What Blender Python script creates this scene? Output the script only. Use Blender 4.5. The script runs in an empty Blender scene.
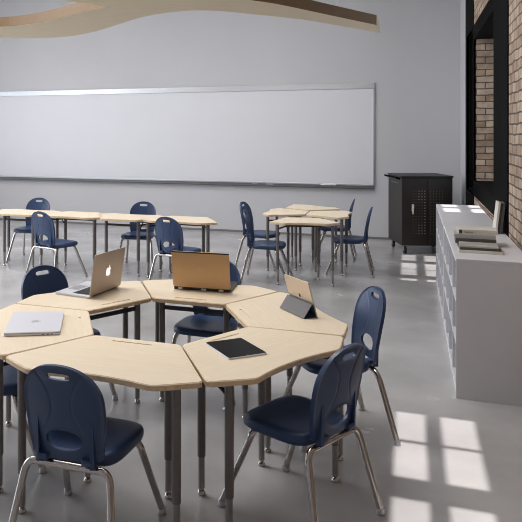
import bpy, bmesh, math, random
from mathutils import Vector, Matrix
from mathutils.geometry import tessellate_polygon
random.seed(4)
R = math.radians
sc = bpy.context.scene
COL = sc.collection

# ------------------------------------------------------------------ camera, sky, sun, lights, exposure
YAW = math.atan((410 - 171) / 670)
cam_d = bpy.data.cameras.new('camera')
cam = bpy.data.objects.new('camera', cam_d); COL.objects.link(cam)
cam.location = (0, 0, 1.8); cam.rotation_euler = (math.pi / 2, 0, YAW)
cam_d.sensor_width = 36; cam_d.lens = 670 / 522 * 36
cam_d.shift_x = (261 - 171) / 522; cam_d.shift_y = -(261 - 133) / 522
cam_d.clip_end = 100
sc.camera = cam

w = bpy.data.worlds.new('sky'); sc.world = w; w.use_nodes = True
bg = w.node_tree.nodes['Background']
bg.inputs[0].default_value = (0.80, 0.88, 1.0, 1); bg.inputs[1].default_value = 2.0

SUN_K = 0.06
sun_d = bpy.data.lights.new('sun', 'SUN'); sun_d.energy = 4.7; sun_d.angle = R(0.5); sun_d.color = (1, .955, .93)
sun = bpy.data.objects.new('sun', sun_d); COL.objects.link(sun)
sun.location = (-1, 6, 12)
sun.rotation_euler = Vector((SUN_K, 0, -1)).to_track_quat('-Z', 'Y').to_euler()

def area(name, loc, direction, sx, sy, energy, color):
    d = bpy.data.lights.new(name, 'AREA'); d.shape = 'RECTANGLE'; d.size = sx; d.size_y = sy
    d.energy = energy; d.color = color
    o = bpy.data.objects.new(name, d); COL.objects.link(o); o.location = loc
    o.rotation_euler = Vector(direction).to_track_quat('-Z', 'Z').to_euler()
    return o
# daylight through the three tall windows of the left wall, two rows of ceiling fill lights added to brighten the room
for yy, en in ((1.6, 60), (5.4, 175), (9.2, 34)):
    area('window_daylight', (-9.25, yy, 2.4), (1, 0, 0), 2.9, 3.0, en, (.90, .95, 1.0))
for xx in (-6.4, -2.6):
    for yy, en in ((4.6, 132), (8.0, 80)):
        area('ceiling_fill_light', (xx, yy, 4.85), (0, 0, -1), 1.9, 1.9, en, (1, .985, .97))

vs = sc.view_settings
vs.view_transform = 'Standard'; vs.look = 'None'; vs.gamma = 1; vs.exposure = 0.02
try: vs.use_curve_mapping = False
except Exception: pass
try:
    sc.cycles.use_denoising = True
    sc.cycles.max_bounces = 8
    sc.cycles.filter_width = 1.0
    sc.cycles.sample_clamp_indirect = 6
except Exception: pass

# ------------------------------------------------------------------ materials
def srgb(r, g, b):
    f = lambda c: (c / 255 / 12.92) if c / 255 <= .04045 else ((c / 255 + .055) / 1.055) ** 2.4
    return (f(r), f(g), f(b), 1)

def mat(name, col, rough=.5, metal=0.0, var=0.0, scale=8, bump=0.0, bscale=60, spec=.5, stretch=(1, 1, 1), coat=0.0, rvar=0.0):
    m = bpy.data.materials.new(name); m.use_nodes = True
    nt = m.node_tree; b = nt.nodes['Principled BSDF']
    b.inputs['Base Color'].default_value = col
    b.inputs['Roughness'].default_value = rough
    b.inputs['Metallic'].default_value = metal
    b.inputs['Specular IOR Level'].default_value = spec
    if coat: b.inputs['Coat Weight'].default_value = coat; b.inputs['Coat Roughness'].default_value = .15
    tc = nt.nodes.new('ShaderNodeTexCoord')
    mp = nt.nodes.new('ShaderNodeMapping'); mp.inputs['Scale'].default_value = stretch
    nt.links.new(tc.outputs['Object'], mp.inputs['Vector'])
    n = nt.nodes.new('ShaderNodeTexNoise'); n.inputs['Scale'].default_value = scale; n.inputs['Detail'].default_value = 6
    nt.links.new(mp.outputs[0], n.inputs['Vector'])
    if var:
        r = nt.nodes.new('ShaderNodeValToRGB')
        r.color_ramp.elements[0].position = .3; r.color_ramp.elements[1].position = .7
        r.color_ramp.elements[0].color = tuple(c * (1 - var) for c in col[:3]) + (1,)
        r.color_ramp.elements[1].color = tuple(min(1, c * (1 + var)) for c in col[:3]) + (1,)
        nt.links.new(n.outputs['Fac'], r.inputs[0]); nt.links.new(r.outputs[0], b.inputs['Base Color'])
    if rvar:
        mr = nt.nodes.new('ShaderNodeMapRange')
        mr.inputs[1].default_value = .3; mr.inputs[2].default_value = .7
        mr.inputs[3].default_value = rough - rvar; mr.inputs[4].default_value = rough + rvar
        nt.links.new(n.outputs['Fac'], mr.inputs[0]); nt.links.new(mr.outputs[0], b.inputs['Roughness'])
    if bump:
        n2 = nt.nodes.new('ShaderNodeTexNoise'); n2.inputs['Scale'].default_value = bscale; n2.inputs['Detail'].default_value = 4
        nt.links.new(tc.outputs['Object'], n2.inputs['Vector'])
        bp_ = nt.nodes.new('ShaderNodeBump'); bp_.inputs['Strength'].default_value = bump; bp_.inputs['Distance'].default_value = .01
        nt.links.new(n2.outputs['Fac'], bp_.inputs['Height']); nt.links.new(bp_.outputs[0], b.inputs['Normal'])
    return m

def brick_mat(name, axis):
    m = bpy.data.materials.new(name); m.use_nodes = True
    nt = m.node_tree; b = nt.nodes['Principled BSDF']; b.inputs['Roughness'].default_value = .9
    tc = nt.nodes.new('ShaderNodeTexCoord'); sp = nt.nodes.new('ShaderNodeSeparateXYZ'); cb = nt.nodes.new('ShaderNodeCombineXYZ')
    nt.links.new(tc.outputs['Object'], sp.inputs[0])
    # bricks run along Y on the wall and along X on the reveals: add both so courses turn the corner
    ad = nt.nodes.new('ShaderNodeMath'); ad.operation = 'ADD'
    nt.links.new(sp.outputs['X'], ad.inputs[0]); nt.links.new(sp.outputs['Y'], ad.inputs[1])
    nt.links.new(ad.outputs[0], cb.inputs['X']); nt.links.new(sp.outputs['Z'], cb.inputs['Y'])
    br = nt.nodes.new('ShaderNodeTexBrick')
    br.inputs['Scale'].default_value = 1.0
    br.inputs['Brick Width'].default_value = .215; br.inputs['Row Height'].default_value = .082
    br.inputs['Mortar Size'].default_value = .007; br.inputs['Mortar Smooth'].default_value = .15
    br.inputs['Bias'].default_value = -.1
    br.inputs['Color1'].default_value = srgb(164, 146, 128); br.inputs['Color2'].default_value = srgb(132, 108, 90)
    br.inputs['Mortar'].default_value = srgb(74, 65, 58)
    wn = nt.nodes.new('ShaderNodeTexNoise'); wn.inputs['Scale'].default_value = 5; wn.inputs['Detail'].default_value = 3
    nt.links.new(tc.outputs['Object'], wn.inputs['Vector'])
    ws = nt.nodes.new('ShaderNodeVectorMath'); ws.operation = 'SCALE'; ws.inputs['Scale'].default_value = .028
    nt.links.new(wn.outputs['Color'], ws.inputs[0])
    wa = nt.nodes.new('ShaderNodeVectorMath'); wa.operation = 'ADD'
    nt.links.new(cb.outputs[0], wa.inputs[0]); nt.links.new(ws.outputs[0], wa.inputs[1])
    nt.links.new(wa.outputs[0], br.inputs['Vector'])
    n = nt.nodes.new('ShaderNodeTexNoise'); n.inputs['Scale'].default_value = 9; n.inputs['Detail'].default_value = 8
    nt.links.new(tc.outputs['Object'], n.inputs['Vector'])
    mx = nt.nodes.new('ShaderNodeMixRGB'); mx.blend_type = 'OVERLAY'; mx.inputs[0].default_value = .75
    nt.links.new(br.outputs['Color'], mx.inputs[1]); nt.links.new(n.outputs['Fac'], mx.inputs[2])
    nt.links.new(mx.outputs[0], b.inputs['Base Color'])
    mh = nt.nodes.new('ShaderNodeMath'); mh.operation = 'MULTIPLY_ADD'; mh.inputs[1].default_value = -1.0
    nt.links.new(br.outputs['Fac'], mh.inputs[0])
    n3 = nt.nodes.new('ShaderNodeMath'); n3.operation = 'MULTIPLY'; n3.inputs[1].default_value = .5
    nt.links.new(n.outputs['Fac'], n3.inputs[0]); nt.links.new(n3.outputs[0], mh.inputs[2])
    bu = nt.nodes.new('ShaderNodeBump'); bu.inputs['Strength'].default_value = .8; bu.inputs['Distance'].default_value = .012
    nt.links.new(mh.outputs[0], bu.inputs['Height']); nt.links.new(bu.outputs[0], b.inputs['Normal'])
    return m

def glass_mat():
    m = bpy.data.materials.new('window_glass'); m.use_nodes = True
    nt = m.node_tree; nt.nodes.remove(nt.nodes['Principled BSDF'])
    t = nt.nodes.new('ShaderNodeBsdfTransparent'); g = nt.nodes.new('ShaderNodeBsdfGlossy'); g.inputs['Roughness'].default_value = .02
    fr = nt.nodes.new('ShaderNodeFresnel'); fr.inputs[0].default_value = 1.2
    mx = nt.nodes.new('ShaderNodeMixShader')
    nt.links.new(fr.outputs[0], mx.inputs[0]); nt.links.new(t.outputs[0], mx.inputs[1]); nt.links.new(g.outputs[0], mx.inputs[2])
    nt.links.new(mx.outputs[0], nt.nodes['Material Output'].inputs['Surface'])
    return m

def emit_mat(name, col, s):
    m = bpy.data.materials.new(name); m.use_nodes = True
    b = m.node_tree.nodes['Principled BSDF']
    b.inputs['Emission Color'].default_value = col; b.inputs['Emission Strength'].default_value = s
    b.inputs['Base Color'].default_value = col
    return m

M = {}
M['floor'] = mat('polished_concrete', srgb(172, 170, 170), .22, var=.15, scale=1.6, bump=.05, bscale=45, spec=1.0, rvar=.06)
M['wall'] = mat('plaster_wall', srgb(186, 185, 188), .85, var=.025, scale=.8, bump=.08, bscale=30, spec=.2)
M['ceiling'] = mat('ceiling_paint', srgb(225, 224, 222), .9, var=.02, scale=2)
M['base'] = mat('baseboard_paint', srgb(110, 108, 108), .6, var=.03)
M['brick'] = brick_mat('brick_wall', 'Y')
M['black'] = mat('black_steel', srgb(7, 7, 7), .7, var=.1, scale=12, spec=.03)
M['board'] = mat('whiteboard_enamel', srgb(204, 204, 209), .42, var=.01, scale=2)
M['alu'] = mat('brushed_aluminium', srgb(190, 190, 194), .35, metal=.85, var=.04, scale=40)
M['tray'] = mat('tray_metal', srgb(105, 104, 106), .45, metal=.5, var=.05)
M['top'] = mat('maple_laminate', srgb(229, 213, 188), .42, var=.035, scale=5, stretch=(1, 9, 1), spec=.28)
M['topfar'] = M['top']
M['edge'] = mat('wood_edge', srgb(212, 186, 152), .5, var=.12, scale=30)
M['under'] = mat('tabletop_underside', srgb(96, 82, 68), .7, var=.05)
M['leg'] = mat('grey_leg_metal', srgb(108, 102, 99), .42, metal=.2, var=.06, scale=50)
M['leg2'] = mat('leg_insert_metal', srgb(142, 138, 135), .40, metal=.3, var=.05, scale=50)
M['rail'] = mat('dark_rail_metal', srgb(58, 56, 56), .5, metal=.4, var=.05)
M['chrome'] = mat('chrome', srgb(182, 176, 172), .14, metal=1.0, var=.02)
M['navy'] = mat('navy_plastic', srgb(40, 60, 95), .40, var=.06, scale=6, bump=.05, bscale=400, spec=.5)
M['shelf'] = mat('white_laminate', srgb(205, 204, 208), .42, var=.015, scale=5)
M['shelf_in'] = mat('bluish_lit_laminate_back', srgb(158, 172, 196), .55, var=.015, scale=5)  # bluish light inside the cubbies is put into this back panel colour
M['cart'] = mat('dark_cart_steel', srgb(44, 40, 37), .48, metal=.2, var=.06, scale=20)
M['carttop'] = mat('cart_top', srgb(34, 34, 35), .5, var=.06)
M['hole'] = mat('pale_cart_detail', srgb(196, 190, 180), .5, var=.03)  # pale flat discs on the cart doors, and the lock handle
M['rubber'] = mat('black_rubber', srgb(28, 28, 28), .6, var=.05)
M['beam'] = mat('pale_wood_veneer', srgb(204, 188, 160), .55, var=.04, scale=3, stretch=(1, 8, 1))
M['beam2'] = mat('shaded_side_veneer', srgb(122, 98, 72), .6, var=.06, scale=3)  # darker copy of the veneer: shade on the panel's sides put into colour
M['lapsil'] = mat('silver_laptop_shell', srgb(218, 218, 226), .35, metal=.3, var=.01)
M['lapgrey'] = mat('grey_gold_laptop_lid', srgb(188, 174, 162), .4, metal=.3, var=.015)
M['lapbrown'] = mat('bronze_laptop_lid', srgb(206, 168, 124), .4, metal=.3, var=.02)
M['lapblack'] = mat('black_laptop_plastic', srgb(30, 29, 29), .4, var=.05)
M['screen'] = mat('dark_glass_screen', srgb(16, 16, 16), .35, var=.02, spec=.06)
M['keys'] = mat('black_keys', srgb(25, 25, 27), .5, var=.03)
M['white'] = mat('white_mark', srgb(244, 244, 244), .4, var=.01)
M['gold'] = mat('gold_tablet_shell', srgb(216, 200, 182), .32, metal=.5, var=.015)
M['cover'] = mat('grey_tablet_cover', srgb(112, 110, 112), .7, var=.04, bump=.1, bscale=300)
M['coverin'] = mat('blue_cover_lining', srgb(50, 66, 98), .8, var=.06)
M['paper'] = mat('book_pages', srgb(168, 162, 152), .8, var=.06, scale=3, stretch=(1, 1, 200))
M['bk_cream'] = mat('cream_book_cover', srgb(206, 200, 190), .5, var=.03)
M['bk_grey'] = mat('grey_book_cover', srgb(82, 78, 73), .5, var=.06)
M['bk_pale'] = mat('pale_grey_book_cover', srgb(168, 165, 160), .5, var=.05)
M['bk_dark'] = mat('dark_book_cover', srgb(48, 46, 44), .45, var=.1)
M['bk_photo'] = mat('photo_magazine_cover', srgb(168, 164, 158), .3, var=.3, scale=7)
M['glass'] = glass_mat()
M['glow'] = emit_mat('lit_logo', (1, .98, .95, 1), .8)
M['lamp'] = emit_mat('light_panel', (1, .965, .92, 1), 3.0)

# ------------------------------------------------------------------ mesh helpers
def new_mesh(name, bm, mats, smooth=False, angle=None):
    me = bpy.data.meshes.new(name)
    bmesh.ops.recalc_face_normals(bm, faces=bm.faces[:])
    bm.to_mesh(me); bm.free()
    for m in (mats if isinstance(mats, (list, tuple)) else [mats]): me.materials.append(m)
    if smooth or angle:
        for p in me.polygons: p.use_smooth = True
        if angle: me.set_sharp_from_angle(angle=R(angle))
    return me

def obj(name, bm, mats, parent=None, smooth=False, angle=None, label=None):
    o = bpy.data.objects.new(name, new_mesh(name, bm, mats, smooth, angle)); COL.objects.link(o)
    if parent: o.parent = parent
    if label: o['label'] = label
    return o

def thing(name, label, cat, loc=(0, 0, 0), rz=0, group=None):
    o = bpy.data.objects.new(name, None); COL.objects.link(o); o.empty_display_size = .1
    o.location = loc; o.rotation_euler = (0, 0, rz)
    o['label'] = label; o['category'] = cat
    if group: o['group'] = group
    return o

def tag(o, label, cat, group=None):
    o['label'] = label; o['category'] = cat
    if group: o['group'] = group
    return o

def struct(name, bm, mats, **k):
    o = obj(name, bm, mats, **k); o['kind'] = 'structure'; return o

def box(bm, x0, x1, y0, y1, z0, z1, bevel=0, mi=0, M4=None):
    r = bmesh.ops.create_cube(bm, size=1)
    vs_ = r['verts']
    bmesh.ops.scale(bm, vec=(x1 - x0, y1 - y0, z1 - z0), verts=vs_)
    bmesh.ops.translate(bm, vec=((x0 + x1) / 2, (y0 + y1) / 2, (z0 + z1) / 2), verts=vs_)
    fs = set(f for v in vs_ for f in v.link_faces)
    for f in fs: f.material_index = mi
    if bevel:
        es = list(set(e for v in vs_ for e in v.link_edges))
        rr = bmesh.ops.bevel(bm, geom=es, offset=bevel, segments=2, affect='EDGES', profile=.5)
        vs_ = list(set(v for f in rr['faces'] for v in f.verts) | set(v for v in vs_ if v.is_valid))
        for f in rr['faces']: f.material_index = mi
    if M4 is not None: bmesh.ops.transform(bm, matrix=M4, verts=vs_)
    return vs_

def tube(bm, pts, r, seg=12, r_end=None, mi=0, cap=True):
    pts = [Vector(p) for p in pts]; n = len(pts); rings = []
    t0 = (pts[1] - pts[0]).normalized()
    up = Vector((0, 0, 1)) if abs(t0.z) < .9 else Vector((1, 0, 0))
    nrm = (up - t0 * up.dot(t0)).normalized()
    for i, p in enumerate(pts):
        if i == 0: t = t0
        elif i == n - 1: t = (pts[-1] - pts[-2]).normalized()
        else: t = ((pts[i + 1] - p).normalized() + (p - pts[i - 1]).normalized()).normalized()
        nrm = (nrm - t * nrm.dot(t)).normalized(); b = t.cross(nrm)
        rad = r if r_end is None else r + (r_end - r) * i / (n - 1)
        rings.append([bm.verts.new(p + (nrm * math.cos(a) + b * math.sin(a)) * rad) for a in [2 * math.pi * k / seg for k in range(seg)]])
    for i in range(n - 1):
        for k in range(seg):
            f = bm.faces.new((rings[i][k], rings[i][(k + 1) % seg], rings[i + 1][(k + 1) % seg], rings[i + 1][k])); f.material_index = mi
    if cap:
        bm.faces.new(rings[0][::-1]).material_index = mi; bm.faces.new(rings[-1]).material_index = mi

def lathe(bm, prof, cx=0, cy=0, seg=16, mi=0, M4=None):
    rings = []; vs_ = []
    for r, z in prof:
        ring = [bm.verts.new((cx + max(r, 1e-4) * math.cos(2 * math.pi * k / seg), cy + max(r, 1e-4) * math.sin(2 * math.pi * k / seg), z)) for k in range(seg)]
        rings.append(ring); vs_ += ring
    for i in range(len(rings) - 1):
        for k in range(seg):
            bm.faces.new((rings[i][k], rings[i][(k + 1) % seg], rings[i + 1][(k + 1) % seg], rings[i + 1][k])).material_index = mi
    bm.faces.new(rings[0][::-1]).material_index = mi; bm.faces.new(rings[-1]).material_index = mi
    if M4 is not None: bmesh.ops.transform(bm, matrix=M4, verts=vs_)

def bez(p0, p1, p2, n=6):
    p0, p1, p2 = Vector(p0), Vector(p1), Vector(p2)
    return [p0 * (1 - t) ** 2 + p1 * 2 * t * (1 - t) + p2 * t * t for t in [i / n for i in range(n + 1)]]

def fillet(poly, r, n=4):
    out = []; N = len(poly)
    for i in range(N):
        p = Vector(poly[i]); a = Vector(poly[i - 1]); b = Vector(poly[(i + 1) % N])
        da = (a - p); db = (b - p)
        d = min(r, da.length * .45, db.length * .45)
        if da.normalized().dot(db.normalized()) < -.985: out.append(p); continue
        out += bez(p + da.normalized() * d, p, p + db.normalized() * d, n)
    return out

def prism(bm, poly, z0, z1, mi=0, mi_side=None, M4=None):
    a = [bm.verts.new((p[0], p[1], z0)) for p in poly]; b = [bm.verts.new((p[0], p[1], z1)) for p in poly]
    bm.faces.new(a[::-1]).material_index = mi; bm.faces.new(b).material_index = mi
    N = len(poly)
    for i in range(N):
        f = bm.faces.new((a[i], a[(i + 1) % N], b[(i + 1) % N], b[i])); f.material_index = mi if mi_side is None else mi_side
    if M4 is not None: bmesh.ops.transform(bm, matrix=M4, verts=a + b)
    return a + b

def dup(root, loc, rz, label=None, group=None):
    def cp(o, par):
        c = o.copy(); COL.objects.link(c)
        if par: c.parent = par
        for ch in o.children: cp(ch, c)
        return c
    r = cp(root, None)
    r.location = loc; r.rotation_euler = (0, 0, rz)
    if label: r['label'] = label
    if group: r['group'] = group
    return r

# ------------------------------------------------------------------ the setting
XL, XR, YF, YB, ZC = -9.4, .775, -3.0, 11.9, 5.0
bm = bmesh.new(); box(bm, XL - .3, XR + .6, YF - .3, YB + .3, -.1, 0); struct('floor', bm, M['floor'])
bm = bmesh.new(); box(bm, XL - .3, XR + .6, YB, YB + .2, 0, ZC + .2); struct('wall_back', bm, M['wall'])
bm = bmesh.new(); box(bm, XL - .3, XR + .6, YF - .2, YF, 0, ZC + .2); struct('wall_front', bm, M['wall'])
bm = bmesh.new(); box(bm, XL, .768, YB - .012, YB, 0, .035, .003); struct('baseboard_back', bm, M['base'])
# left wall with three window openings
bm = bmesh.new()
ys = [YF, .1, 3.1, 3.9, 6.9, 7.7, 10.7, YB]
for i in range(0, len(ys), 2): box(bm, XL - .3, XL, ys[i], ys[i + 1], 0, ZC + .2)
for a, b_ in ((.1, 3.1), (3.9, 6.9), (7.7, 10.7)):
    box(bm, XL - .3, XL, a, b_, 0, .85); box(bm, XL - .3, XL, a, b_, 3.95, ZC + .2)
struct('wall_left', bm, M['wall'])
for n, (a, b_) in enumerate(((.1, 3.1), (3.9, 6.9), (7.7, 10.7))):
    bm = bmesh.new()
    for y in (a, (a + b_) / 2 - .03, b_ - .06): box(bm, XL - .2, XL - .14, y, y + .06, .85, 3.95)
    for z in (.85, 2.37, 3.89): box(bm, XL - .2, XL - .14, a, b_, z, z + .06)
    wf = struct('window_%d' % (n + 3), bm, M['black'])
    bm = bmesh.new(); box(bm, XL - .175, XL - .165, a, b_, .85, 3.95); obj('pane', bm, M['glass'], wf)
# ceiling with unseen holes added to shape the sun patches, one per patch
k5 = SUN_K * ZC
cells = []
for y0, y1 in ((1.60, 2.01), (2.03, 2.44), (2.66, 3.06), (3.09, 3.49), (3.71, 4.13), (4.165, 4.57)):
    for x0, x1 in ((-.085, .088), (.18, .375)): cells.append((x0, x1, y0, y1, 0))
for y0, y1 in ((7.84, 8.22), (8.36, 8.62)):
    for x0, x1 in ((.35, .52), (.635, .80)): cells.append((x0, x1, y0, y1, .947))
for y0, y1 in ((8.68, 8.80), (9.02, 9.40), (9.43, 9.84), (10.04, 10.5)):
    for x0, x1 in ((-.11, .08), (.19, .375)): cells.append((x0, x1, y0, y1, 0))
holes = [(x0 - SUN_K * (ZC - z), x1 - SUN_K * (ZC - z), y0, y1) for x0, x1, y0, y1, z in cells]
xs = sorted(set([XL - .3, XR + .6] + [h[0] for h in holes] + [h[1] for h in holes]))
ysx = sorted(set([YF - .3, YB + .3] + [h[2] for h in holes] + [h[3] for h in holes]))
bm = bmesh.new()
# strips: merge cells per Y row so the ceiling stays one clean slab
for j in range(len(ysx) - 1):
    ym = (ysx[j] + ysx[j + 1]) / 2
    cuts = sorted((h[0], h[1]) for h in holes if h[2] < ym < h[3])
    x = xs[0]
    for a, b_ in cuts + [(xs[-1], xs[-1])]:
        if a > x + 1e-5: box(bm, x, a, ysx[j], ysx[j + 1], ZC, ZC + .03)
        x = b_
struct('ceiling', bm, M['ceiling'])
# unseen housings added for the ceiling fill lights, above and behind the view
for xx in (-6.4, -2.6):
    for yy in (4.6, 8.0):
        bm = bmesh.new(); box(bm, xx - 1.0, xx + 1.0, yy - 1.0, yy + 1.0, 4.90, 4.998, .01)
        p = obj('fill_light_housing', bm, M['alu'])
        tag(p, 'added square housing of an unseen ceiling fill light, the one %s and %s' % ('nearer the front' if yy < 6 else 'further back', 'to the left' if xx < -4 else 'to the right'), 'ceiling light', 'added ceiling fill lights')

# right wall: brick with two black-framed openings
T = .34
SILL, HEAD = 1.0, 3.17
bm = bmesh.new()
box(bm, XR, XR + T, YF, 7.2, 0, ZC + .2)
box(bm, XR, XR + T, 7.2, 9.4, 0, SILL); box(bm, XR, XR + T, 7.2, 9.4, HEAD, ZC + .2)
box(bm, XR, XR + T, 9.4, 9.5, 0, ZC + .2)
box(bm, XR, XR + T, 9.5, 10.5, 0, SILL); box(bm, XR, XR + T, 9.5, 10.5, HEAD, ZC + .2)
box(bm, XR, XR + T, 10.5, 10.72, 0, ZC + .2)
struct('wall_right', bm, M['brick'])
bm = bmesh.new(); box(bm, XR - .004, XR + T, 10.72, YB, 0, ZC + .2); struct('trim_1', bm, M['wall'])
bm = bmesh.new(); box(bm, XR - .01, XR + .02, 6.2, 7.2, 0, ZC, .004); struct('trim_2', bm, M['black'])

bm = bmesh.new()
XF = XR - .008
box(bm, XF, XR + T + .03, 7.203, 9.397, HEAD - .17, HEAD + .0)      # head bar with its soffit
box(bm, XF, XR + T + .03, 7.203, 9.397, SILL, SILL + .19)           # sill bar
for y in (7.203, 7.78, 8.25, 8.80, 9.33): box(bm, XR + T - .03, XR + T + .03, y, y + .065, SILL + .19, HEAD - .17)
for z in (1.75, 2.36): box(bm, XR + T - .03, XR + T + .03, 7.203, 9.397, z, z + .05)
win = struct('window_1', bm, M['black'])
bm = bmesh.new(); box(bm, XR + T - .004, XR + T + .004, 7.25, 9.35, SILL + .19, HEAD - .17); obj('pane', bm, M['glass'], win)
bm = bmesh.new()
box(bm, XF, XR + .02, 9.4, 9.5, 0, ZC); box(bm, XF, XR + .02, 10.5, 10.72, 0, ZC)
box(bm, XF, XR + .02, 9.5, 10.5, 0, SILL); box(bm, XF, XR + .02, 9.5, 10.5, HEAD, ZC)
box(bm, XR + .02, XR + T, 10.47, 10.5, SILL, HEAD); box(bm, XR + .02, XR + T, 9.5, 10.5, SILL, SILL + .03); box(bm, XR + .02, XR + T, 9.5, 10.5, HEAD - .03, HEAD)
for y in (9.5, 9.92, 10.41): box(bm, XR + T - .03, XR + T + .03, y, y + .06, SILL, HEAD)
win2 = struct('window_2', bm, M['black'])
bm = bmesh.new(); box(bm, XR + T - .004, XR + T + .004, 9.55, 10.45, SILL + .03, HEAD - .03); obj('pane', bm, M['glass'], win2)

# ------------------------------------------------------------------ whiteboard
BX0, BX1, BZ0, BZ1 = -8.6, -.565, .895, 2.655
wb = thing('whiteboard', 'long wall-mounted whiteboard with silver frame and pen tray', 'whiteboard', ((BX0 + BX1) / 2, YB, BZ0))
ox, oy, oz = wb.location
def rel(bm): bmesh.ops.translate(bm, vec=(-ox, -oy, -oz), verts=bm.verts[:]); return bm
bm = bmesh.new(); box(bm, BX0 + .02, BX1 - .02, YB - .022, YB - .002, BZ0 + .02, BZ1 - .02); obj('writing_surface', rel(bm), M['board'], wb)
bm = bmesh.new(); box(bm, BX0, BX1, YB - .035, YB - .002, BZ1 - .10, BZ1, .004); obj('frame_rail', rel(bm), M['alu'], wb, label='silver rail along the top edge')
bm = bmesh.new(); box(bm, BX0, BX1, YB - .034, YB - .002, BZ0, BZ0 + .03, .004); obj('frame_rail', rel(bm), M['alu'], wb)
for x in (BX0, BX1 - .03):
    bm = bmesh.new(); box(bm, x, x + .03, YB - .033, YB - .002, BZ0 + .03, BZ1 - .10, .004); obj('frame_rail', rel(bm), M['alu'], wb)
bm = bmesh.new()
box(bm, BX0 + .05, BX1 - .02, YB - .10, YB - .036, BZ0 - .035, BZ0 - .022); box(bm, BX0 + .05, BX1 - .02, YB - .106, YB - .098, BZ0 - .035, BZ0 - .005)
box(bm, BX0 + .05, BX1 - .02, YB - .045, YB - .002, BZ0 - .05, BZ0 - .001)
obj('pen_tray', rel(bm), M['tray'], wb, label='dark grey pen tray')
zt = BZ0 - .022
for x, L, m, lab in ((-2.62, .09, 'alu', 'small pale marker pen on the whiteboard tray, leftmost of the pens'), (-2.36, .12, 'white', 'white marker pen on the whiteboard tray, just right of the smaller pale pen')):
    bm = bmesh.new(); tube(bm, [(-L / 2, 0, .011), (L * .25, 0, .011)], .0105, 10); tube(bm, [(L * .25, 0, .011), (L / 2, 0, .011)], .0115, 10)
    o = obj('marker_pen', bm, M[m]); tag(o, lab, 'marker pen', 'pens on the whiteboard tray'); o.location = (x, YB - .07, zt)
er = thing('board_eraser', 'pale board eraser lying on the whiteboard tray towards its right end', 'eraser', (-1.33, YB - .07, zt))
bm = bmesh.new(); box(bm, -.13, .13, -.022, .022, 0, .018, .004); obj('felt_pad', bm, M['cover'], er)
bm = bmesh.new(); box(bm, -.132, .132, -.023, .023, .018, .04, .005); obj('handle', bm, M['alu'], er)

# ------------------------------------------------------------------ hanging wavy ceiling panel
PZ = 3.0
def smooth_curve(P, n=6):
    P = [Vector(p) for p in P]; out = []
    for i in range(len(P) - 1):
        a = P[max(i - 1, 0)]; b = P[i]; c = P[i + 1]; d = P[min(i + 2, len(P) - 1)]
        for k in range(n):
            t = k / n
            out.append(.5 * (2 * b + (c - a) * t + (2 * a - 5 * b + 4 * c - d) * t * t + (3 * b - a - 3 * c + d) * t ** 3))
    out.append(P[-1]); return out
far_e = smooth_curve([(-6.6, 5.9), (-5.9, 6.35), (-5.3, 6.82), (-4.83, 7.17), (-4.55, 7.37), (-4.24, 7.44), (-3.86, 7.36), (-3.42, 7.10), (-2.92, 6.68), (-2.52, 6.38), (-2.2, 6.26), (-1.94, 6.27), (-1.72, 6.41), (-1.52, 6.63), (-1.09, 7.12), (-.74, 7.70), (-.34, 8.42)])
near_r = smooth_curve([(-.35, 7.78), (-.77, 6.97), (-1.14, 6.25), (-1.36, 5.93), (-1.62, 5.5), (-1.95, 5.05), (-2.4, 4.6), (-3.0, 4.1), (-3.6, 3.6)])
branch = smooth_curve([(-4.1, 4.0), (-3.6, 4.45), (-3.25, 4.85), (-2.97, 5.36), (-2.82, 5.60), (-2.67, 5.79)])
near_l = smooth_curve([(-2.70, 5.80), (-3.1, 5.99), (-3.62, 6.29), (-4.03, 6.45), (-4.37, 6.47), (-4.9, 6.25), (-5.5, 5.8), (-6.2, 5.2)])
wp = thing('hanging_ceiling_panel', 'wavy pale wood panel hanging below the ceiling at the top of the picture', 'ceiling panel', (-2.5, 6.3, PZ))
outl = far_e + near_r + branch + near_l
outl = [(p[0] + 2.5, p[1] - 6.3) for p in outl]
bm = bmesh.new()
lo = [bm.verts.new((p[0], p[1], 0)) for p in outl]; hi = [bm.verts.new((p[0], p[1], .11)) for p in outl]
for a, b_, c in tessellate_polygon([[Vector((p[0], p[1], 0)) for p in outl]]):
    bm.faces.new((lo[a], lo[b_], lo[c])); bm.faces.new((hi[c], hi[b_], hi[a]))
for i in range(len(outl)):
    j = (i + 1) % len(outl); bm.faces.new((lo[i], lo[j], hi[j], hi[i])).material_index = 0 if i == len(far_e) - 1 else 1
obj('panel', bm, [M['beam'], M['beam2']], wp)
for x, y in ((-5.2, 6.55), (-.75, 7.6), (-2.3, 5.6), (-3.4, 4.4)):
    bm = bmesh.new(); tube(bm, [(x + 2.5, y - 6.3, .11), (x + 2.5, y - 6.3, ZC - PZ)], .004, 6); obj('hanging_cable', bm, M['alu'], wp)

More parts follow.
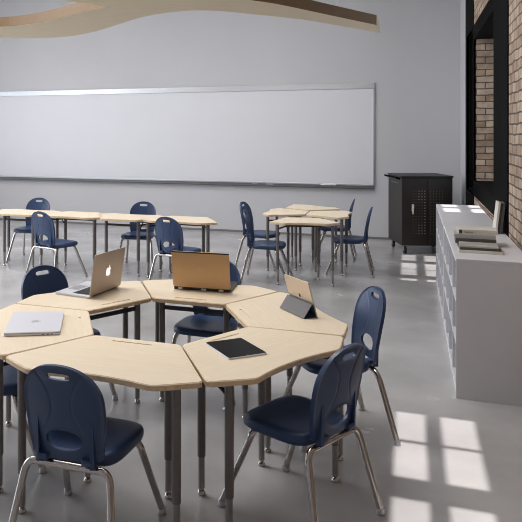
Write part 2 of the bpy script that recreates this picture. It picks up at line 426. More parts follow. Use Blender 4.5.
# ------------------------------------------------------------------ bookcases under the windows
SX0, SX1, SH = .294, .762, .947
def bookcase(y0, y1, label):
    t = thing('bookcase', label, 'bookcase', ((SX0 + SX1) / 2, (y0 + y1) / 2, 0), 0, 'white cubby bookcases under the windows')
    cx, cy = (SX0 + SX1) / 2, (y0 + y1) / 2; hx = (SX1 - SX0) / 2; hy = (y1 - y0) / 2; p = .022
    bm = bmesh.new(); box(bm, -hx, hx, -hy, hy, SH - .025, SH, .002); obj('top_panel', bm, M['shelf'], t)
    for s in (-1, 1):
        bm = bmesh.new(); box(bm, -hx, hx, *(sorted((s * hy, s * (hy - p)))), 0, SH - .0252, .0015); obj('side_panel', bm, M['shelf'], t)
    bm = bmesh.new(); box(bm, hx - .012, hx, -hy + p, hy - p, .002, SH - .0252); obj('back_panel', bm, M['shelf_in'], t)
    bm = bmesh.new(); box(bm, -hx + .006, hx - .0125, -hy + p, hy - p, 0, .06); obj('plinth', bm, M['shelf'], t)
    n = 4; step = (2 * hy - p) / n
    for z in (.345, .635):
        bm = bmesh.new(); box(bm, -hx + .003, hx - .0125, -hy + p, hy - p, z, z + .02); obj('shelf', bm, M['shelf'], t)
    for k in range(1, n):
        y = -hy + p / 2 + k * step
        for z0, z1 in ((.0605, .3445), (.3655, .6345), (.6555, SH - .0255)):
            bm = bmesh.new(); box(bm, -hx + .003, hx - .0125, y - .01, y + .01, z0, z1); obj('divider', bm, M['shelf'], t)
    return t
bookcase(4.93, 6.785, 'white cubby bookcase nearer the camera with stacked books on its top')
bookcase(6.79, 8.645, 'white cubby bookcase further back, beside the dark charging cart, with sunlit bare top')

def book(w_, d_, h_, cover, title=None):
    """closed book lying flat: cover boards and spine, page block"""
    bm = bmesh.new()
    box(bm, -w_ / 2, w_ / 2, -d_ / 2, d_ / 2, 0, .003, .001); box(bm, -w_ / 2, w_ / 2, -d_ / 2, d_ / 2, h_ - .003, h_, .001)
    box(bm, -w_ / 2, w_ / 2, -d_ / 2, -d_ / 2 + .004, .003, h_ - .003)
    pb = bmesh.new(); box(pb, -w_ / 2 + .004, w_ / 2 - .004, -d_ / 2 + .004, d_ / 2 - .005, .003, h_ - .003)
    return bm, pb
def put_book(label, cx, cy, z, rz, w_, d_, h_, cover, title=None, name='book', group='books stacked on the near bookcase'):
    t = thing(name, label, 'book', (cx, cy, z), rz, group)
    a, b = book(w_, d_, h_, cover); obj('cover', a, M[cover], t); obj('pages', b, M['paper'], t)
    if title:
        lb = bmesh.new(); box(lb, -w_ * .49, -w_ * .41, -d_ / 2 - .0008, -d_ / 2 - .0001, .002, h_ - .002); obj('spine_label', lb, M['bk_dark'], t)
        o = text_obj('title', title, h_ * .62, M['bk_dark'], t)
        o.location = (-w_ * .36, -d_ / 2 - .0012, h_ * .26); o.rotation_euler = (math.pi / 2, 0, 0)
    return t
def text_obj(name, txt, size, m, parent, ext=.0008):
    c = bpy.data.curves.new(name, 'FONT'); c.body = txt; c.size = size; c.extrude = ext; c.shear = .15
    o0 = bpy.data.objects.new(name, c); COL.objects.link(o0)
    dg = bpy.context.evaluated_depsgraph_get(); dg.update()
    me = bpy.data.meshes.new_from_object(o0.evaluated_get(dg)); bpy.data.objects.remove(o0)
    me.materials.clear(); me.materials.append(m)
    o = bpy.data.objects.new(name, me); COL.objects.link(o); o.parent = parent; return o
z = SH + .0005
put_book('thin pale magazine at the very bottom of the front pile on the bookcase', .475, 5.30, z, R(-2), .285, .225, .018, 'bk_cream', name='magazine')
put_book('grey magazine with dark marks, second from the bottom in the front pile on the bookcase', .468, 5.315, z + .0185, R(1), .27, .215, .018, 'bk_grey', name='magazine')
put_book('magazine with a black-and-white photo cover lying uppermost on the front pile', .465, 5.31, z + .037, R(-3), .255, .205, .010, 'bk_photo', name='magazine')
put_book('dark thin book at the bottom of the rear pile on the bookcase', .475, 5.605, z, R(1), .27, .2, .022, 'bk_dark')
put_book('thick grey book in the middle of the rear pile, under a pale grey book', .465, 5.595, z + .0225, R(-1), .28, .21, .036, 'bk_grey')
put_book('pale grey book just under the top cream book of the rear pile', .462, 5.60, z + .059, R(-2), .285, .205, .03, 'bk_pale')
put_book('cream book with a dark title on its spine, on top of the rear pile', .482, 5.625, z + .0895, R(1), .27, .19, .032, 'bk_cream', title='Canova')
# three magazines leaning against the black window post
lean = R(6.5)
for k, (m, h_, lab) in enumerate((('bk_cream', .265, 'pale magazine leaning upright by the brick wall, leftmost of three'), ('bk_dark', .255, 'dark magazine leaning upright between two pale ones by the brick wall'), ('bk_grey', .26, 'grey magazine leaning upright by the brick wall, rightmost of three'))):
    tt = thing('magazine', lab, 'book', (.676 + k * .0185, 6.36, SH + .0005 + .003), 0, 'magazines leaning by the window post')
    a, b = book(h_, .2, .017, m)
    # stand it: local x -> up, thickness -> +x, tilted towards the wall
    Mx = Matrix.Rotation(lean, 4, 'Y') @ Matrix.Translation((0, 0, h_ / 2)) @ Matrix.Rotation(-math.pi / 2, 4, 'Y') @ Matrix.Translation((0, 0, -.017))
    for q in (a, b): bmesh.ops.transform(q, matrix=Mx, verts=q.verts[:])
    obj('cover', a, M[m], tt); obj('pages', b, M['paper'], tt)

# ------------------------------------------------------------------ charging cart
CW, CD, CZ0, CZ1 = .74, .72, .128, 1.165
crz = R(17)
cart = thing('charging_cart', 'dark steel laptop charging cart on casters against the back wall', 'charging cart', (.135, 10.97, 0), crz)
bm = bmesh.new(); box(bm, -CW / 2, CW / 2, -CD / 2, CD / 2, CZ0, CZ1 - .03, .006); obj('cabinet', bm, M['cart'], cart)
bm = bmesh.new(); box(bm, -CW / 2 - .012, CW / 2 + .012, -CD / 2 - .012, CD / 2 + .012, CZ1 - .0295, CZ1, .008); obj('top_panel', bm, M['carttop'], cart)
for s, x0, x1 in ((0, -CW / 2 + .012, -.003), (1, .003, CW / 2 - .012)):
    bm = bmesh.new()
    box(bm, x0, x1, -CD / 2 - .016, -CD / 2 - .0005, CZ0 + .03, CZ1 - .06, .003)
    for i in range(5):
        for j in range(16):
            xc = (x0 + x1) / 2 + (.055 if s == 0 else -.05) + (i - 2) * .043; zc = .31 + j * .042
            mt = Matrix.Translation((xc, -CD / 2 - .0165, zc)) @ Matrix.Rotation(math.pi / 2, 4, 'X')
            r_ = bmesh.ops.create_circle(bm, cap_ends=True, segments=8, radius=.0065, matrix=mt)
            for f in set(f for v in r_['verts'] for f in v.link_faces): f.material_index = 1 if (i > 1 and s == 0 and (j < 4 or j > 11 or i == 4)) else 2
    d = obj('door', bm, [M['cart'], M['hole'], M['leg']], cart)
    if s == 0:
        bm = bmesh.new(); tube(bm, [(-.215, -CD / 2 - .03, .60), (-.215, -CD / 2 - .035, .66), (-.207, -CD / 2 - .03, .73)], .011, 10)
        box(bm, -.232, -.198, -CD / 2 - .021, -CD / 2 - .0165, .64, .745, .003); obj('lock_handle', bm, M['hole'], d, label='pale metal lock handle')
bm = bmesh.new()
tube(bm, [(-CW / 2 - .013, -CD / 2 + .05, CZ1 - .05), (-CW / 2 - .07, -CD / 2 + .05, CZ1 - .03), (-CW / 2 - .07, CD / 2 - .05, CZ1 - .03), (-CW / 2 - .013, CD / 2 - .05, CZ1 - .05)], .013, 10)
obj('push_handle', bm, M['black'], cart)
bm = bmesh.new()
for k in range(4): box(bm, -CW / 2 - .004, -CW / 2 - .0005, -.2 + k * .1, -.135 + k * .1, 1.035, 1.058)
obj('vent_plate', bm, M['tray'], cart)
for sx in (-1, 1):
    for sy in (-1, 1):
        x, y = sx * (CW / 2 - .06), sy * (CD / 2 - .06)
        bm = bmesh.new(); Mx = Matrix.Translation((x, y, .058)) @ Matrix.Rotation(math.pi / 2, 4, 'Y')
        lathe(bm, [(.025, -.016), (.056, -.015), (.058, -.008), (.058, .008), (.056, .015), (.025, .016)], seg=18, M4=Mx)
        wh = obj('caster', bm, M['rubber'], cart)
        bm = bmesh.new(); box(bm, x - .024, x - .0175, y - .022, y + .022, .04, .1275, .002); box(bm, x + .0175, x + .024, y - .022, y + .022, .04, .1275, .002); box(bm, x - .035, x + .035, y - .035, y + .035, .122, .1277, .002)
        obj('caster_fork', bm, M['alu'], wh)

# ------------------------------------------------------------------ desks
OC = .70
def desk_outline(ins=0.0):
    arc = [(.305 - .61 * k / 10, 1.0 - .038 * (1 - ((k - 5) / 5) ** 2)) for k in range(11)]
    P = [(-.243, .428), (.243, .428), (.502, .884)] + arc + [(-.502, .884)]
    cx, cy = 0, .72
    P = [(x * (1 - ins / .45), cy + (y - cy) * (1 - ins / .28)) for x, y in P]
    return [(p[0], p[1] - OC) for p in fillet(P, .028, 4)]
def make_desk(H):
    t = thing('student_desk', 'desk', 'desk')
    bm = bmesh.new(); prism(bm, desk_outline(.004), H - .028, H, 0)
    # underside faces take the darker brown material
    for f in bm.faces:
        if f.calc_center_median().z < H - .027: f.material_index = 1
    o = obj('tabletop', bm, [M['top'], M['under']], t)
    cut = bmesh.new()
    sl = []
    for sx in (1, -1):
        for k in range(7):
            a = -math.pi / 2 + math.pi * k / 6
            sl.append((sx * (.105 + .007 * math.cos(a)), .488 - OC + sx * .007 * math.sin(a)))
    prism(cut, sl, H - .004, H + .02)
    c = obj('groove_cutter', cut, M['top'])
    md = o.modifiers.new('groove', 'BOOLEAN'); md.object = c; md.operation = 'DIFFERENCE'; md.solver = 'EXACT'
    dg = bpy.context.evaluated_depsgraph_get(); dg.update()
    me = bpy.data.meshes.new_from_object(o.evaluated_get(dg)); o.modifiers.clear(); o.data = me
    bpy.data.objects.remove(c)
    # edge band
    A = desk_outline(.0042); B = desk_outline(-.001); bm = bmesh.new(); N = len(A)
    prof = [(A, H - .001), (B, H - .004), (B, H - .025), (A, H - .0275)]
    rings = [[bm.verts.new((p[0], p[1], zz)) for p in P] for P, zz in prof]
    for i in range(3):
        for k in range(N): bm.faces.new((rings[i][k], rings[i][(k + 1) % N], rings[i + 1][(k + 1) % N], rings[i + 1][k]))
    obj('edge_band', bm, M['edge'], t, angle=40)
    Lg = [(-.222, .552), (.222, .552), (-.388, .910), (.388, .910)]
    for x, y in Lg:
        y -= OC
        bm = bmesh.new(); lathe(bm, [(.0205, .19), (.0205, H - .0285)], x, y, 16); lg = obj('leg', bm, M['leg'], t, angle=40)
        bm = bmesh.new(); lathe(bm, [(.0165, .032), (.0165, .1895)], x, y, 14); obj('leg_insert', bm, M['leg2'], lg, angle=40)
        bm = bmesh.new(); lathe(bm, [(.017, 0), (.021, .003), (.021, .009), (.015, .02), (.009, .024), (.009, .0318)], x, y, 14); obj('glide', bm, M['chrome'], lg, angle=40)
    zr = H - .085
    bm = bmesh.new(); box(bm, -.202, .202, .552 - OC - .008, .552 - OC + .008, zr - .016, zr + .010, .002); obj('crossbar', bm, M['rail'], t)
    for s in (-1, 1):
        a = Vector((s * .222, .552 - OC, zr)); b = Vector((s * .388, .910 - OC, zr)); dv = (b - a).normalized()
        bm = bmesh.new(); tube(bm, [a + dv * .019, b - dv * .019], .010, 8); obj('crossbar', bm, M['rail'], t)
        # short brace up to the underside
        bm = bmesh.new(); tube(bm, [a + dv * .024 + Vector((0, 0, -.06)), a + dv * .10 + Vector((0, 0, .054))], .007, 8); obj('brace', bm, M['rail'], t)
    return t
HD = .72
protoD = make_desk(HD); usedD = []
protoD2 = make_desk(.745); usedD2 = []
def place_desk(c, ang, label, group, tall=False, dz=0):
    pr, used = (protoD2, usedD2) if tall else (protoD, usedD)
    a = R(ang); loc = (c[0] + OC * math.cos(a), c[1] + OC * math.sin(a), 0)
    if not used:
        o = pr; o.location = loc; o.rotation_euler = (0, 0, a - math.pi / 2); o['label'] = label; o['group'] = group
    else: o = dup(pr, loc, a - math.pi / 2, label, group)
    used.append(o); return o
RC = (-1.347, 3.668); g = 'desks in the front ring'
place_desk(RC, -90, 'pale desk of the front ring with nothing on it, nearest the camera', g)
place_desk(RC, -30, 'pale desk of the front ring with a black-screened tablet lying on it', g)
place_desk(RC, 30, 'pale desk of the front ring holding a tablet propped on a folding cover', g)
place_desk(RC, 90, 'pale desk of the front ring with the open bronze laptop on it', g)
place_desk(RC, 150, 'pale desk of the front ring with the open grey-gold laptop on it', g)
place_desk(RC, 210, 'pale ring desk at the left frame edge with a closed silver laptop on it', g)
g = 'desks in the row at the back left'; YR = 7.68
# strip: wide side away (angle 90) alternates with wide side to the viewer (-90)
place_desk((-4.965, YR - .424), 90, 'desk at the left frame edge in the back row of desks', g)
place_desk((-4.205, YR + .998), -90, 'back-row desk behind the left forward-turned navy chair, left of the visible seam', g)
place_desk((-3.445, YR - .424), 90, 'back-row desk just right of the visible seam', g)
place_desk((-2.685, YR + .998), -90, 'back-row desk at the right-hand end of the row', g)
g = 'desks in the cluster before the whiteboard'
HC = (-1.71, 8.98)
fd = place_desk((-1.355, 8.86), -78, 'desk of the back cluster nearest the camera', g, True); fd.scale = (.82, .96, 1)
place_desk(HC, 0, 'desk of the back cluster on its right, pointing at the charging cart', g, True)
place_desk((HC[0] + .006, HC[1] + .02), 60, 'desk of the back cluster nearest the whiteboard', g, True)
place_desk((-1.71 + .862, 8.98), 180, 'desk of the back cluster on its left, between the two left chairs', g, True)

# ------------------------------------------------------------------ chairs
def sgn(a): return -1 if a < 0 else 1
def chair_back_mesh():
    NX, NZ = 64, 72; Z0, Z1, ZW = .435, .853, .665
    def wid(z):
        if z <= ZW:
            t = (z - Z0) / (ZW - Z0); base = .160 + .024 * (1 - (1 - t) ** 2)
            return base * (1 - .10 * max(0, 1 - t / .06) ** 2)
        t = (z - ZW) / (Z1 - ZW); return .184 * max(0, 1 - t ** 2.5) ** (1 / 2.15)
    zs = []
    for j in range(NZ + 1):
        t = j / NZ
        zs.append(Z0 + (ZW - Z0) * (t / .5) if t <= .5 else ZW + (Z1 - ZW) * math.sin((t - .5) / .5 * math.pi / 2) ** .94)
    holes_ = [(.803, .054, .0145, 4.0), (.522, .084, .044, 2.2)]
    def inh(x, z):
        for i, (hz, a, b, e) in enumerate(holes_):
            f = (abs(x) / a) ** e + (abs(z - hz) / b) ** e
            if f < 1: return i, f
        return None
    P = [[None] * (NX + 1) for _ in range(NZ + 1)]
    for j, z in enumerate(zs):
        w_ = max(wid(z), .012)
        for i in range(NX + 1): P[j][i] = [w_ * (2 * i / NX - 1), z]
    dead = set()
    for j in range(NZ):
        for i in range(NX):
            cx = sum(P[j + a][i + b][0] for a in (0, 1) for b in (0, 1)) / 4; cz = sum(P[j + a][i + b][1] for a in (0, 1) for b in (0, 1)) / 4
            if inh(cx, cz): dead.add((j, i))
    # snap the rim of each hole onto its true outline
    for j in range(1, NZ):
        for i in range(1, NX):
            q = [(j - 1, i - 1), (j - 1, i), (j, i - 1), (j, i)]; nd = sum(c in dead for c in q)
            if 0 < nd < 4:
                x, z = P[j][i]
                hz, a, b, e = min(holes_, key=lambda h: abs(z - h[0]))
                f = (abs(x) / a) ** e + (abs(z - hz) / b) ** e
                s = f ** (-1 / e) if f > 1e-6 else 1
                P[j][i] = [x * s, hz + (z - hz) * s]
    bm = bmesh.new()
    def ypos(x, z):
        t = (z - Z0) / (Z1 - Z0)
        return -.205 - .046 * t - .026 * t * t + .034 * (x / .184) ** 2 * (1 - .35 * t)
    F = {}; K = {}
    for j in range(NZ + 1):
        for i in range(NX + 1):
            x, z = P[j][i]; w_ = max(wid(z), .012)
            edge = min(1 - abs(2 * i / NX - 1), (NZ - j) / NZ * 1.6) * w_
            y = ypos(x, z)
            rim = math.exp(-(edge / .010) ** 2)
            h = .046 + .055 * ((z - .675) / .125) ** 2
            grv = math.exp(-((abs(x) - h) / .0045) ** 2) * (1 if .575 < z < .835 else 0)
            inner = 1 if abs(x) < h else 0
            yf = y + .004 * rim - .002 * grv
            yk = y - .010 - .005 * rim + .003 * grv - .0015 * (1 - inner)
            hole_r = min((((abs(x) / a) ** e + (abs(z - hz) / b) ** e) ** (1 / e) - 1) * b for hz, a, b, e in holes_)
            lip = math.exp(-(max(hole_r, 0) / .006) ** 2); yf += .002 * lip; yk -= .003 * lip
            F[j, i] = bm.verts.new((x, yf, z)); K[j, i] = bm.verts.new((x, yk, z))
    for j in range(NZ):
        for i in range(NX):
            if (j, i) in dead: continue
            bm.faces.new((F[j, i], F[j, i + 1], F[j + 1, i + 1], F[j + 1, i])); bm.faces.new((K[j, i], K[j + 1, i], K[j + 1, i + 1], K[j, i + 1]))
            for (dj, di, a, b) in ((0, -1, (j, i), (j + 1, i)), (0, 1, (j + 1, i + 1), (j, i + 1)), (-1, 0, (j, i + 1), (j, i)), (1, 0, (j + 1, i), (j + 1, i + 1))):
                nj, ni = j + dj, i + di
                if (nj, ni) in dead or not (0 <= nj < NZ and 0 <= ni < NX):
                    bm.faces.new((F[a], F[b], K[b], K[a]))
    loose = [v for v in bm.verts if not v.link_faces]; bmesh.ops.delete(bm, geom=loose, context='VERTS')
    # upright ribs behind the lower back
    for s in (-1, 1):
        pts = [(-.007, .605, 0), (.007, .605, 0), (.009, .415, .024), (-.009, .415, .024)]
        vsr = []
        for lay in (0, 1):
            for dx, z, dep in pts:
                x = s * .128 + dx
                y = ypos(x, z) - .008 - (dep if lay else -.004) - (.004 if lay else 0)
                vsr.append(bm.verts.new((x, y, z)))
        q = vsr
        for fidx in ((0, 1, 2, 3), (7, 6, 5, 4), (0, 4, 5, 1), (1, 5, 6, 2), (2, 6, 7, 3), (3, 7, 4, 0)): bm.faces.new([q[k] for k in fidx])
    return bm
def seat_mesh():
    bm = bmesh.new(); NA = 72
    def ol(a, e=4.2):
        c, s = math.cos(a), math.sin(a)
        x = .207 * sgn(c) * abs(c) ** (2 / e); y = .207 * sgn(s) * abs(s) ** (2 / e)
        x *= 1 + .10 * (y / .207) * .5
        return x, y * .955 + .026
    prof = [(0.12, .0), (.3, .0), (.5, 0), (.68, .001), (.80, .003), (.88, .003), (.94, .000), (.98, -.006), (1.0, -.016), (1.005, -.032), (.995, -.046), (.965, -.052), (.93, -.040), (.6, -.026), (.2, -.026)]
    rings = []
    for i, (r, dz) in enumerate(prof):
        ring = []
        for k in range(NA):
            a = 2 * math.pi * k / NA; x, y = ol(a); x *= r; y *= r
            top = i < 11
            dip = -.010 * math.exp(-((x / .12) ** 2 + ((y + .04) / .12) ** 2)) if i < 8 else 0
            fr = max(0, (y - .12) / .11); fall = -.010 * fr ** 2
            rear = .010 * max(0, (-y - .12) / .09) ** 2
            skirt = 1.0 - .30 * fr if i > 8 else 1
            ring.append(bm.verts.new((x, y, .452 + dz * skirt + dip + fall + rear)))
        rings.append(ring)
    for i in range(len(rings) - 1):
        for k in range(NA): bm.faces.new((rings[i][k], rings[i][(k + 1) % NA], rings[i + 1][(k + 1) % NA], rings[i + 1][k]))
    bm.faces.new(rings[0]); bm.faces.new(rings[-1][::-1])
    # two lugs that carry the backrest
    for s in (-1, 1):
        box(bm, s * .105 - .026, s * .105 + .026, -.226, -.160, .424, .452, .006)
    return bm
LR = .0162
def leg_pts(sx, y0, yf, dirn):
    a = [(sx * .115, y0, .400)]
    a += bez((sx * .150, y0, .400), (sx * .196, y0, .400), (sx * .203, y0 + dirn * .016, .345), 8)
    a.append((sx * .25, yf, .020)); return a
def make_chair():
    t = thing('school_chair', 'chair', 'chair')
    obj('seat', seat_mesh(), M['navy'], t, angle=55)
    obj('backrest', chair_back_mesh(), M['navy'], t, angle=50)
    for y0, yf, dn in ((.125, .275, 1), (-.188, -.282, -1)):
        bm = bmesh.new(); tube(bm, [(-.1145, y0, .400), (.1145, y0, .400)], LR, 14); obj('frame_bar', bm, M['chrome'], t, angle=40)
        for sx in (-1, 1):
            bm = bmesh.new(); tube(bm, leg_pts(sx, y0, yf, dn), LR, 14); lg = obj('leg', bm, M['chrome'], t, angle=40)
            bm = bmesh.new(); lathe(bm, [(.016, 0), (.020, .003), (.0195, .022), (.0165, .032)], sx * .25, yf, 14); obj('glide', bm, M['alu'], lg, angle=40)
    return t
chair0 = make_chair(); usedC = []
def chair(x, y, head, label, group):
    rz = R(head - 90)
    if not usedC:
        o = chair0; o.location = (x, y, 0); o.rotation_euler = (0, 0, rz); o['label'] = label; o['group'] = group
    else: o = dup(chair0, (x, y, 0), rz, label, group)
    usedC.append(o)
g = 'chairs around the front ring of desks'
chair(-1.357, 2.70, 90, 'navy chair at the front left, its back to the camera, large in view', g)
chair(-.498, 3.225, 152, 'navy chair at the front right, seen side on, beside the desk with the flat tablet', g)
chair(-.435, 4.175, 207, 'navy chair behind the front right chair, at the desk with the propped tablet', g)
chair(-1.36, 4.60, 270, 'navy chair behind the open bronze laptop, its seat seen under the desk', g)
chair(-2.24, 4.06, 330, "navy chair behind the grey-gold laptop's desk, only its rounded back showing", g)
chair(-2.20, 3.20, 30, "navy chair cut by the left frame edge, under the closed laptop's desk", g)
g = 'chairs at the back row of desks'
chair(-4.14, 7.36, 74, 'left navy chair on the near side of the back row, back to the camera', g)
chair(-2.53, 7.38, 76, 'navy chair on the near side of the back row, directly above the bronze laptop', g)
chair(-5.08, 8.33, 278, 'left navy chair on the far side of the back row, facing the camera', g)
chair(-3.43, 8.33, 278, 'right navy chair on the far side of the back row, facing the camera', g)
g = 'chairs around the back cluster of desks'
chair(-1.655, 8.15, 4, 'navy chair on the left of the back cluster, the one nearer the camera', g)
chair(-1.90, 9.00, -8, 'navy chair on the left of the back cluster, the one further from the camera', g)
chair(-.735, 8.93, 182, 'navy chair on the right of the back cluster, nearest the charging cart', g)
chair(-1.03, 9.95, 182, 'navy chair mostly hidden behind the back cluster, only an edge of its back showing', g)

# ------------------------------------------------------------------ devices on the front desks
def fruit_logo(bm, s, Mx):
    """bitten fruit with a leaf, height about s, lying in the local xy plane"""
    pts = [(0, .30), (.10, .36), (.22, .37), (.33, .30), (.38, .22), (.30, .14), (.27, .02), (.30, -.10), (.40, -.18), (.34, -.32), (.24, -.44), (.14, -.48), (.04, -.44), (-.04, -.44), (-.14, -.48), (-.24, -.44), (-.34, -.30), (-.41, -.10), (-.41, .12), (-.34, .28), (-.22, .37), (-.10, .36)]
    leaf = [(.0, .40), (.02, .52), (.12, .62), (.17, .63), (.16, .52), (.08, .42)]
    for L in (pts, leaf): prism(bm, [(p[0] * s, p[1] * s) for p in (fillet(L, .05, 2))], 0, .0006, M4=Mx)
def keyboard(bm, w_, y0, y1, z, rows=6, cols=14):
    dy = (y1 - y0) / rows; dx = w_ / cols
    for r in range(rows):
        if r == 0:
            ks = [(-w_ / 2 + dx * (k), -w_ / 2 + dx * (k + 1)) for k in range(4)] + [(-w_ / 2 + dx * 4, w_ / 2 - dx * 5)] + [(w_ / 2 - dx * (5 - k), w_ / 2 - dx * (4 - k)) for k in range(5)]
        else: ks = [(-w_ / 2 + dx * k, -w_ / 2 + dx * (k + 1)) for k in range(cols)]
        for a, b in ks: box(bm, a + .001, b - .001, y0 + r * dy + .001, y0 + (r + 1) * dy - .001, z, z + .0012)
def open_laptop(name, label, hx, hy, rz, W, D, tilt, shell, lid, rimm, thick=.008, dark_base=False):
    """local: hinge along x at y=0, base towards -y"""
    t = thing(name, label, 'laptop', (hx, hy, HD + .0005), rz)
    rr = fillet([(-W / 2, -D), (W / 2, -D), (W / 2, 0), (-W / 2, 0)], .014, 5)
    bm = bmesh.new(); prism(bm, rr, .002, .002 + thick * 1.4)
    for x in (-1, 1):
        for y in (-D + .03, -.03): box(bm, x * (W / 2 - .03) - .01, x * (W / 2 - .03) + .01, y - .006, y + .006, 0, .003)
    b = obj('base', bm, shell, t)
    zt_ = .002 + thick * 1.4
    bm = bmesh.new(); keyboard(bm, W * .80, -D * .56, -D * .10, zt_ + .0001); obj('keyboard', bm, M['keys'], b)
    bm = bmesh.new(); prism(bm, fillet([(-W * .17, -D * .95), (W * .17, -D * .95), (W * .17, -D * .62), (-W * .17, -D * .62)], .006, 3), zt_ + .0001, zt_ + .0006); obj('touchpad', bm, M['alu'] if not dark_base else M['tray'], b)
    Mx = Matrix.Translation((0, 0.004, zt_ + .002)) @ Matrix.Rotation(-R(tilt), 4, 'X') @ Matrix.Rotation(math.pi / 2, 4, 'X')
    # lid profile: in its own plane x, y(up); +z faces the user
    LP = fillet([(-W / 2, 0), (W / 2, 0), (W / 2, D), (-W / 2, D)], .014, 5)
    bm = bmesh.new(); prism(bm, LP, -.0055, 0, M4=Mx); l = obj('lid', bm, lid, t)
    bm = bmesh.new(); prism(bm, [(-W / 2 + .006, .012), (W / 2 - .006, .012), (W / 2 - .006, D - .006), (-W / 2 + .006, D - .006)], .0001, .0012, M4=Mx); obj('screen', bm, M['screen'], l)
    bm = bmesh.new()
    tube(bm, [(-W * .40, .004, zt_ - .001), (W * .40, .004, zt_ - .001)], .0055, 10); obj('hinge', bm, rimm, t)
    return t, l, Mx
# grey-gold laptop seen from behind, apple mark on the lid
t, l, Mx = open_laptop('open_laptop', 'open grey-gold laptop with a white fruit logo on the back of its lid', -1.945, 4.115, R(-98), .375, .275, 9, M['lapsil'], M['lapgrey'], M['lapblack'])
bm = bmesh.new(); fruit_logo(bm, .068, Mx @ Matrix.Translation((0, .137, -.0057)) @ Matrix.Rotation(math.pi, 4, 'Y')); obj('logo', bm, M['glow'], l, label='lit white bitten fruit logo')
# bronze laptop
t, l, Mx = open_laptop('open_laptop', 'open bronze laptop with a dark base and a round logo on its lid', -1.34, 4.385, R(-176.5), .40, .258, 12, M['lapblack'], M['lapbrown'], M['lapblack'], .014, True)
bm = bmesh.new()
LM = Mx @ Matrix.Translation((0, .135, -.0057)) @ Matrix.Rotation(math.pi, 4, 'Y')
n_ = 24
for k in range(n_):
    a0, a1 = 2 * math.pi * k / n_, 2 * math.pi * (k + 1) / n_
    q = [(r_ * math.cos(a), r_ * math.sin(a)) for r_, a in ((.0185, a0), (.0205, a0), (.0205, a1), (.0185, a1))]
    prism(bm, q, 0, .0006, M4=LM)
obj('logo', bm, M['alu'], l, label='round silver logo')
tx = text_obj('logo_lettering', 'DELL', .0125, M['alu'], l, .0003)
tx.data.transform(LM @ Matrix.Translation((-.0158, -.0045, .0004)))
bm = bmesh.new(); prism(bm, [(-.2, 0), (.2, 0), (.2, .010), (-.2, .010)], -.0062, -.0056, M4=Mx @ Matrix.Translation((0, .248, 0))); obj('trim_strip', bm, M['lapblack'], l)
for x in (-.135, -.015, .15):
    bm = bmesh.new(); box(bm, x - .016, x + .016, .0015, .0125, .004, .0195, .002); obj('hinge_cap', bm, M['alu'], t)
# closed silver laptop
cl = thing('closed_laptop', 'closed silver laptop lying flat on the left ring desk', 'laptop', (-1.985, 3.295, HD + .0005), R(115.5))
bm = bmesh.new(); prism(bm, fillet([(-.205, -.148), (.205, -.148), (.205, .148), (-.205, .148)], .016, 5), .002, .011)
for x in (-.17, .17):
    for y in (-.12, .12): box(bm, x - .01, x + .01, y - .008, y + .008, 0, .003)
b = obj('base', bm, M['lapsil'], cl)
bm = bmesh.new(); prism(bm, fillet([(-.203, -.147), (.203, -.147), (.203, .147), (-.203, .147)], .016, 5), .0111, .0135); obj('gasket', bm, M['lapblack'], cl)
bm = bmesh.new(); prism(bm, fillet([(-.205, -.148), (.205, -.148), (.205, .148), (-.205, .148)], .016, 5), .0136, .0195); l = obj('lid', bm, M['lapsil'], cl)
bm = bmesh.new(); fruit_logo(bm, .05, Matrix.Translation((0, 0, .0196)) @ Matrix.Rotation(R(180), 4, 'Z')); obj('logo', bm, M['alu'], l)
bm = bmesh.new()
for y in (-.105, -.085, -.06): box(bm, -.2056, -.2045, y - .006, y + .006, .004, .0085)
obj('port', bm, M['lapblack'], b)
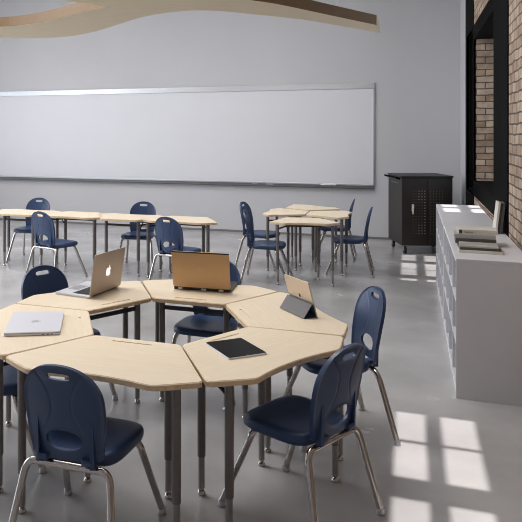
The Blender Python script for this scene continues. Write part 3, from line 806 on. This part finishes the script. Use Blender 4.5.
# flat tablet
tb = thing('tablet', 'black-screened tablet lying flat on the front right ring desk', 'tablet', (-.822, 3.262, HD + .0005), R(-47.5))
bm = bmesh.new(); prism(bm, fillet([(-.132, -.106), (.132, -.106), (.132, .106), (-.132, .106)], .012, 5), 0, .0075); obj('shell', bm, M['lapsil'], tb)
bm = bmesh.new(); prism(bm, fillet([(-.129, -.103), (.129, -.103), (.129, .103), (-.129, .103)], .011, 5), .0076, .0082); s_ = obj('screen', bm, M['screen'], tb)
bm = bmesh.new(); lathe(bm, [(.0045, .0083), (.0045, .0086)], .1245, 0, 12); obj('home_button', bm, M['tray'], s_)
# propped tablet on a folded cover. local x along the tablet, +y away from the viewer side
pr_dir = math.atan2(3.92 - 4.12, -.57 + .75)
pt = thing('propped_tablet', 'gold tablet propped upright on a grey folding cover on the back right ring desk', 'tablet', (-.645, 4.035, HD + .0005), pr_dir)
TW, TH = .262, .215
tl = R(17)
# lower edge at y=.055, leaning back over the tent (top towards -y)
Mx = Matrix.Translation((0, .066, .004)) @ Matrix.Rotation(tl, 4, 'X') @ Matrix.Rotation(math.pi / 2, 4, 'X')
TP = fillet([(-TW / 2, 0), (TW / 2, 0), (TW / 2, TH), (-TW / 2, TH)], .013, 5)
bm = bmesh.new(); prism(bm, TP, 0, .0065, M4=Mx); sh = obj('shell', bm, M['gold'], pt)
bm = bmesh.new(); prism(bm, fillet([(-TW / 2 + .004, .004), (TW / 2 - .004, .004), (TW / 2 - .004, TH - .004), (-TW / 2 + .004, TH - .004)], .011, 4), -.0008, -.0001, M4=Mx); obj('screen', bm, M['screen'], sh)
bm = bmesh.new(); fruit_logo(bm, .026, Mx @ Matrix.Translation((0, TH * .50, .0066))); obj('logo', bm, M['lapblack'], sh, label='dark bitten fruit logo')
bm = bmesh.new()
def slab(bm, a, b, th2=.004):
    a = Vector((0,) + a); b = Vector((0,) + b); d = (b - a).normalized(); n = Vector((0, -d.z, d.y)) * th2 / 2
    q = []
    for x in (-TW / 2, TW / 2):
        for p in (a - n, b - n, b + n, a + n): q.append(bm.verts.new(p + Vector((x, 0, 0))))
    for f in ((0, 1, 2, 3), (7, 6, 5, 4), (0, 4, 5, 1), (1, 5, 6, 2), (2, 6, 7, 3), (3, 7, 4, 0)): bm.faces.new([q[k] for k in f])
slab(bm, (-.030, .003), (.026, .079)); cv = obj('cover', bm, M['cover'], pt)
bm = bmesh.new(); slab(bm, (-.024, .002), (.066, .002), .003); slab(bm, (.031, .078), (.052, .010), .003); obj('cover_lining', bm, M['coverin'], cv)
